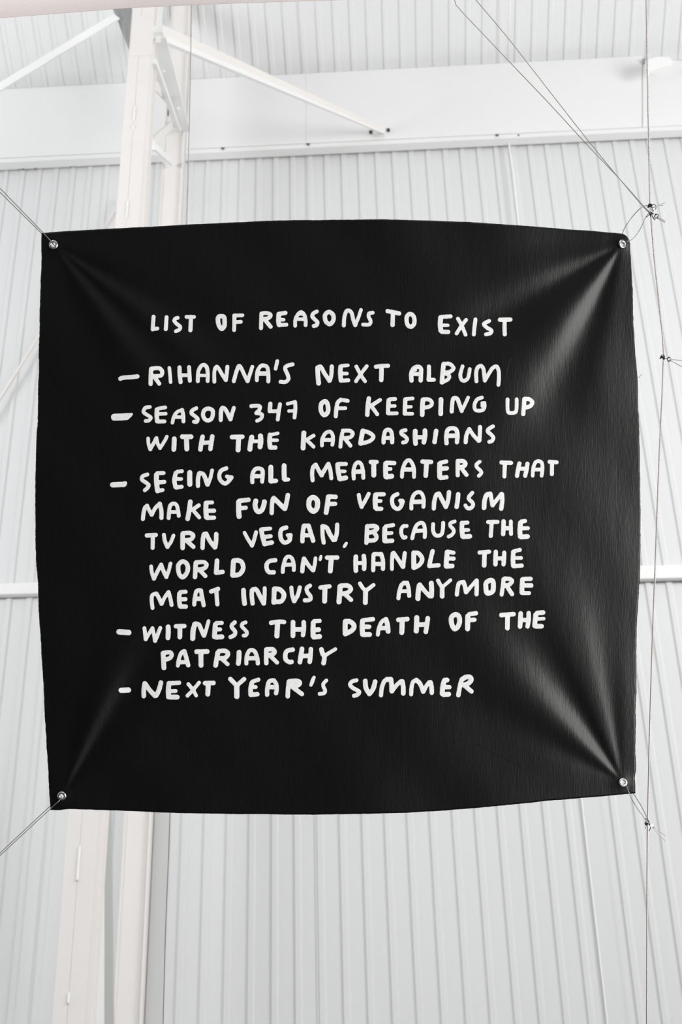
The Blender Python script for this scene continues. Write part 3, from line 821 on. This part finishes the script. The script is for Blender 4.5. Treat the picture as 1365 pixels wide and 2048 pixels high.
X r19 785,790 830,845 863,904;r19 893,776 835,845 776,906
T r23 952,781 1037,779;r25 985,787 979,890
@460,1210
Y r23 5,740 63,800;r22 143,741 75,800;r27 69,806 70,914
E r24 220,780 208,840 209,896;r21 228,765 286,746;r20 225,820 258,820;r23 213,897 275,892
A r22 373,897 375,830 392,768 425,753;r22 440,753 464,790 469,840 462,881;r22 390,820 455,822
R r23 591,765 583,840 579,912;r23 602,760 670,758 700,775 680,803 615,808;r23 630,822 720,889
' r17 842,723 812,800;r20 832,745 820,778
S r19 966,754 937,785 936,815 952,850 945,880 898,889
@690,1210
S r21 116,753 72,766 53,800 90,835 142,865 130,895 93,908
U r24 205,760 212,830 245,888;r24 248,888 285,835 304,767
M r22 362,902 370,830 392,768 420,743;r25 422,743 460,744;r24 462,745 468,800 470,860;r21 472,862 520,800 562,762;r24 575,765 585,820 585,883
M r21 664,892 668,830 682,772 715,751;r23 717,751 755,790 785,866;r21 787,866 820,805 845,774;r23 858,774 868,820 871,878
E r25 995,762 980,820 976,888;r25 1000,754 1023,752;r22 1005,822 1047,823;r25 990,897 1040,893
R r23 1166,762 1150,830 1138,903;r25 1175,745 1212,722 1252,722 1266,750 1238,785 1195,802;r23 1205,812 1269,866
"""
def seg_dist(X, Y, pts):
    D = np.full(X.shape, 1e9)
    if len(pts) == 1: return np.hypot(X-pts[0][0], Y-pts[0][1])
    for a, b in zip(pts[:-1], pts[1:]):
        d = b-a; L2 = d@d+1e-9
        t = np.clip(((X-a[0])*d[0]+(Y-a[1])*d[1])/L2, 0, 1)
        D = np.minimum(D, np.hypot(X-a[0]-t*d[0], Y-a[1]-t*d[1]))
    return D
def letter_mesh(strokes, name, step=1.0):
    allp = np.concatenate([np.array(p) for _, p in strokes])
    x0, y0 = np.floor(allp.min(0)-8); x1, y1 = np.ceil(allp.max(0)+8)
    xs = np.arange(x0, x1+step, step); ys = np.arange(y0, y1+step, step)
    X, Y = np.meshgrid(xs, ys); f = None
    for r, pts in strokes:
        g = r - seg_dist(X, Y, pts)
        if f is None: f = g
        else:
            k = .9; hh = np.clip(.5+.5*(f-g)/k, 0, 1); f = g*(1-hh)+f*hh + k*hh*(1-hh)
    f = f + .16*np.sin(X*.55+Y*.31)*np.sin(Y*.47-X*.21)
    verts, off, xy, faces = [], [], [], []; vid = {}
    def corner(i, j):
        key = (i, j)
        if key not in vid: vid[key] = len(xy); xy.append((X[i, j], Y[i, j])); off.append(min(f[i, j]/1.6, 1.0))
        return vid[key]
    def cross(i, j, i2, j2):
        key = (i, j, i2, j2) if (i, j) < (i2, j2) else (i2, j2, i, j)
        if key not in vid:
            t = f[i, j]/(f[i, j]-f[i2, j2]); vid[key] = len(xy)
            xy.append((X[i, j]+t*(X[i2, j2]-X[i, j]), Y[i, j]+t*(Y[i2, j2]-Y[i, j]))); off.append(0.0)
        return vid[key]
    pos = f > 0
    act = pos[:-1, :-1] | pos[1:, :-1] | pos[:-1, 1:] | pos[1:, 1:]
    for i, j in zip(*np.nonzero(act)):
        cs = [(i, j), (i+1, j), (i+1, j+1), (i, j+1)]; poly = []
        for q in range(4):
            a, b = cs[q], cs[(q+1) % 4]
            if pos[a]: poly.append(corner(*a))
            if pos[a] != pos[b]: poly.append(cross(*a, *b))
        if len(poly) > 2: faces.append(tuple(poly))
    xy = np.array(xy); off = np.array(off)
    pts = cloth_pt(xy[:, 0], xy[:, 1]) - F*(.0006 + .00022*np.clip(off, 0, 1))[:, None]
    o = mesh_obj(name, pts, faces, M_paint, banner, True)
    set_uv(o.data, xy)
    best = np.full(len(xy), 1e9); st = np.zeros((len(xy), 2))
    for k, (r, P_) in enumerate(strokes):
        run_ = 0.0
        for a, b in zip(P_[:-1], P_[1:]):
            d = b-a; L2 = d@d+1e-9; L1 = math.sqrt(L2)
            t = np.clip(((xy[:, 0]-a[0])*d[0]+(xy[:, 1]-a[1])*d[1])/L2, 0, 1)
            q = np.hypot(xy[:, 0]-a[0]-t*d[0], xy[:, 1]-a[1]-t*d[1]) - r
            sg = np.sign((xy[:, 0]-a[0])*d[1]-(xy[:, 1]-a[1])*d[0])
            m_ = q < best-1e-6
            best[m_] = q[m_]; st[m_, 0] = ((q+r)*sg)[m_] + 17.3*k + xy[0, 0]; st[m_, 1] = (run_ + t*L1)[m_] + 31*k
            run_ += L1
    uvl = o.data.uv_layers.new(name='stroke'); li = np.empty(len(o.data.loops), int); o.data.loops.foreach_get('vertex_index', li)
    uvl.data.foreach_set('uv', (st[li]/100.0).astype(np.float32).ravel())
ox = oy = 0
for line in TEXT.strip().splitlines():
    line = line.strip()
    if not line: continue
    if line[0] == '@': ox, oy = map(float, line[1:].split(',')); continue
    ch, rest = line.split(' ', 1)
    strokes = []
    for st in rest.split(';'):
        tk = st.split(); r = float(tk[0][1:])/5.0
        pts = [np.array([ox+float(a)/5, oy+float(b)/5]) for a, b in (t.split(',') for t in tk[1:])]
        strokes.append((r-.12, crom(pts, 5)))
    name = {'-': 'painted_dash', "'": 'painted_apostrophe', ',': 'painted_comma'}.get(ch, 'painted_letter')
    if ch in '347': name = 'painted_numeral'
    letter_mesh(strokes, name)
# fine creases scored into the paint
for cr in ([(910, 1131), (919, 1141), (929, 1153)], [(920, 1193), (931, 1206), (942, 1221)], [(973, 1277), (1005, 1317), (1038, 1356)],
           [(947, 1485), (1000, 1513), (1055, 1540)], [(1243, 1497), (1257, 1510), (1271, 1524)], [(1013, 766), (1014, 745), (1020, 722), (1025, 715)],
           [(1010, 1206), (1014, 1212), (1018, 1207)], [(975, 1430), (973, 1437), (978, 1446)], [(1241, 1574), (1236, 1576), (1235, 1582), (1239, 1591)], [(1248, 1578), (1246, 1585), (1248, 1593)]):
    c_ = np.array(crom(cr, 6)); q_ = cloth_pt(c_[:, 0], c_[:, 1])
    MB().tube(list(q_), [.0002]+[.0007]*(len(q_)-2)+[.0002], 6).build('crease', M_cloth, banner, True)
# loose thread on the right hem
def pl(pts, d=ZB): return [at_depth(a, b, d) for a, b in pts]
MB().tube(pl([(1274, 757), (1280, 753.5), (1285, 748.5)], 3.3), .0004, 5).build('loose_thread', M_thread, banner)

# ------------------------------------------------------------------ cables and wires
def strand_cable(name, pts, rad, mat, label, cat):
    c = crom(pts, 14); c = np.array(c)
    d = np.r_[0, np.cumsum(np.linalg.norm(np.diff(c, axis=0), axis=1))]
    n = int(d[-1]/.0032); s = np.linspace(0, d[-1], n)
    q = np.stack([np.interp(s, d, c[:, k]) for k in range(3)], -1)
    t = np.gradient(q, axis=0); t /= np.linalg.norm(t, axis=1)[:, None]
    a = np.cross(t, F); a /= np.linalg.norm(a, axis=1)[:, None]; b = np.cross(t, a)
    e = empty(name, label, cat)
    for k in range(3):
        ph = 2*math.pi*(s/.016 + k/3.0)
        hx = q + rad*.5*(a*np.cos(ph)[:, None] + b*np.sin(ph)[:, None])
        MB().tube(list(hx), rad*.56, 6).build('strand', mat, e, True)
    return e
def wire(name, pts, d, r, mat, label, cat='wire', group=None):
    p = crom(pl(pts, d) if not hasattr(d, '__len__') else [at_depth(a, b, dd) for (a, b), dd in zip(pts, d)], 8)
    o = MB().tube(p, r, 8).build(name, mat, None, True); tag(o, label, cat, group); return o

strand_cable('steel_cable', pl([(1291, -120), (1293.5, 0), (1296, 150), (1299, 300), (1301, 400), (1305, 460), (1310, 520), (1316, 575), (1321, 622), (1326, 668), (1328, 700), (1328, 720), (1326.5, 760), (1325, 800), (1319, 930), (1312, 1120), (1306, 1280), (1300, 1480), (1298, 1570), (1296.5, 1640), (1295.5, 1750), (1294.5, 2048), (1294, 2200)], 3.32),
             .0019, M_cable, 'twisted steel cable running top to bottom beside the banner on the right', 'cable')
strand_cable('steel_cable', pl([(384, -150), (383, 10), (381.5, 130), (378, 290), (374, 445), (362, 760), (350, 1200), (340.5, 1625), (332, 1850), (326.5, 2060), (322, 2250)], 5.2),
             .0021, M_steel, 'slim grey upright cable passing behind the left part of the banner', 'cable')
zc = ZB-.012
wr = .00085
wire('tie_wire', [(907, -20), (911, 4), (925, 24), (1018, 122), (1100, 208), (1180, 295), (1240, 358), (1285, 409), (1300, 424)], [3.9, 3.88, 3.85, 3.7, 3.6, 3.5, 3.4, 3.33, 3.31], wr*1.1, M_wire, 'lower of the two long thin wires rising to upper left from the top right clamps')
wire('tie_wire', [(935, -20), (955, 3), (1018, 78), (1100, 183), (1180, 285), (1240, 358), (1287, 413), (1302, 428)], [3.9, 3.88, 3.8, 3.65, 3.5, 3.42, 3.34, 3.32], wr*1.1, M_wire, 'upper of the two long thin wires rising to upper left from the top right clamps')
wire('wire_loop', [(1251, 485), (1256, 482.5), (1263, 480), (1270, 474), (1279, 462), (1287, 446), (1293, 434), (1300, 424)], [zc, 3.285, 3.29, 3.29, 3.29, 3.3, 3.3, 3.3], wr, M_wire, 'right side of the slack wire loop through the top right grommet')
wire('wire_loop', [(1246, 488), (1244, 478), (1247, 463), (1254, 450), (1266, 433), (1280, 418), (1290, 412), (1299, 411)], [3.325, 3.335, 3.33, 3.315, 3.31, 3.3, 3.3, 3.3], wr, M_wire, 'left side of the slack wire loop going behind the top right banner corner')
wire('tie_wire', [(107, 488), (98, 478), (84, 463), (0, 376.5), (-80, 294)], [zc, 3.275, 3.28, 3.3, 3.3], wr, M_wire, 'front wire from the top left grommet to the left edge')
wire('tie_wire', [(110, 492), (98, 481), (80, 463.5), (0, 384.5), (-80, 305)], [3.315, 3.325, 3.315, 3.31, 3.31], wr, M_wire, 'second wire starting behind the top left banner corner')
wire('tie_wire', [(124, 1594), (117, 1603), (101, 1617.5), (0, 1711), (-80, 1785)], [zc, 3.275, 3.28, 3.3, 3.3], wr, M_wire, 'front wire from the bottom left grommet to the left edge')
wire('tie_wire', [(122, 1592), (112, 1602), (99, 1613.5), (0, 1706), (-80, 1781)], [3.315, 3.325, 3.315, 3.31, 3.31], wr, M_wire, 'second wire starting behind the bottom left banner corner')
wire('tie_wire', [(1252, 1571), (1256, 1578), (1262, 1593), (1272, 1611), (1291, 1638), (1297, 1645)], [zc, 3.28, 3.28, 3.29, 3.3, 3.3], wr, M_wire, 'front wire from the bottom right grommet down to its clamp')
wire('tie_wire', [(1254, 1572), (1264, 1583), (1272, 1593.5), (1284, 1613), (1293, 1631), (1297, 1643)], [3.315, 3.33, 3.32, 3.31, 3.3, 3.3], wr, M_wire, 'rear wire dropping from behind the bottom right banner corner to its clamp')

def clamp(name, cx_, cy_, label, ang, ring=None, tails=(), d=3.29, scale=1.0, extra=()):
    """small bulldog wire-rope clamp: saddle, U-bolt, two nuts, optional bright crimp ring, wire tails"""
    e = empty(name, label, 'clamp')
    c = at_depth(cx_, cy_, d); ca, sa = math.cos(ang), math.sin(ang)
    A = R*ca - U*sa; B2 = R*sa + U*ca
    s = S*scale
    o = MB().box(c, A*5.2*s, B2*2.6*s, F*2.2*s).build('saddle', M_clamp, e); bevel(o, .8*s, 2)
    pts = [c + A*(4.2*math.cos(t))*s + B2*(1.5+3.6*math.sin(t))*s - F*.9*s for t in np.linspace(0, math.pi, 10)]
    pts = [c + A*4.2*s - B2*4.5*s - F*.9*s] + pts + [c - A*4.2*s - B2*4.5*s - F*.9*s]
    MB().tube(pts, 1.05*s, 8).build('u_bolt', M_clamp, e, True)
    for k in (-1, 1):
        q = c + A*4.2*k*s - B2*3.6*s - F*.9*s
        MB().tube([q - B2*1.3*s, q + B2*1.1*s], 2.0*s, 6).build('nut', M_clamp, e)
    if ring:
        rx, ry, rr_, ax = ring
        q = at_depth(rx, ry, d-.003); n = -F + R*ax[0] + U*ax[1]
        MB().torus(q, n, rr_*s, 1.35*s, 20, 8).build('crimp_ring', M_chrome if rr_ < 4.2 else M_clamp, e, True)
        MB().torus(q - F*1.2*s, n, (rr_-1.6)*s, .7*s, 16, 6).build('wire_coil', M_chrome, e, True)
    for i, ex in enumerate(extra):
        pts_ = crom([at_depth(a, b, d-.002*(i % 2)) for a, b in ex], 6)
        MB().tube(pts_, .95*s, 6).build('wire_twist', M_clamp if i % 2 == 0 else M_chrome, e, True)
    for t in tails:
        MB().tube(crom([at_depth(a, b, d) for a, b in t], 5), wr, 6).build('wire_tail', M_cable, e, True)
    return e
clamp('wire_clamp', 1301, 412, 'uppermost black clamp on the right cable, with pale wire tails', .1, (1308, 415, 4.0, (.3, .1)),
      tails=[[(1309, 415), (1320, 409), (1331, 406)], [(1310, 416), (1320, 411), (1328, 411)]], scale=.85,
      extra=[[(1305, 410), (1310, 409), (1313, 414), (1311, 420), (1305, 422)], [(1303, 418), (1308, 423), (1311, 418)], [(1296, 414), (1300, 409), (1307, 413), (1306, 420)]])
clamp('wire_clamp', 1303, 428, 'second black clamp on the right cable with a bright crimped ring', -.75, (1313, 433, 4.6, (.55, .1)),
      tails=[[(1316, 435), (1325, 439), (1332, 443)], [(1315, 436), (1323, 441), (1331, 445)]], scale=.75,
      extra=[[(1293, 435), (1298, 431), (1304, 426), (1306, 434), (1310, 440)], [(1305, 430), (1309, 437), (1312, 440), (1314, 436)], [(1310, 428), (1317, 429), (1318, 434)]])
clamp('wire_clamp', 1326, 714.5, 'small black clamp on the right cable beside a ring and side wires', .25, (1339, 718.5, 4.7, (.75, -.1)),
      tails=[[(1340, 718.5), (1365, 721), (1410, 725)], [(1340, 720), (1365, 733.5), (1410, 757)]], scale=.85,
      extra=[[(1329, 715), (1333, 717.5), (1337, 717)]])
clamp('wire_clamp', 1295, 1647, 'lowest black clamp on the right cable with two loose wire ends', -.45, (1304, 1651, 3.2, (.3, 0)),
      tails=[[(1307, 1653), (1320, 1663), (1333, 1671.5)], [(1306, 1654), (1318, 1668), (1331, 1681)]], scale=.9,
      extra=[[(1291, 1637), (1297, 1640), (1299, 1645)], [(1298, 1636), (1294, 1642), (1301, 1648), (1306, 1647)], [(1300, 1645), (1302, 1655), (1299, 1662)], [(1292, 1650), (1292, 1657)]])
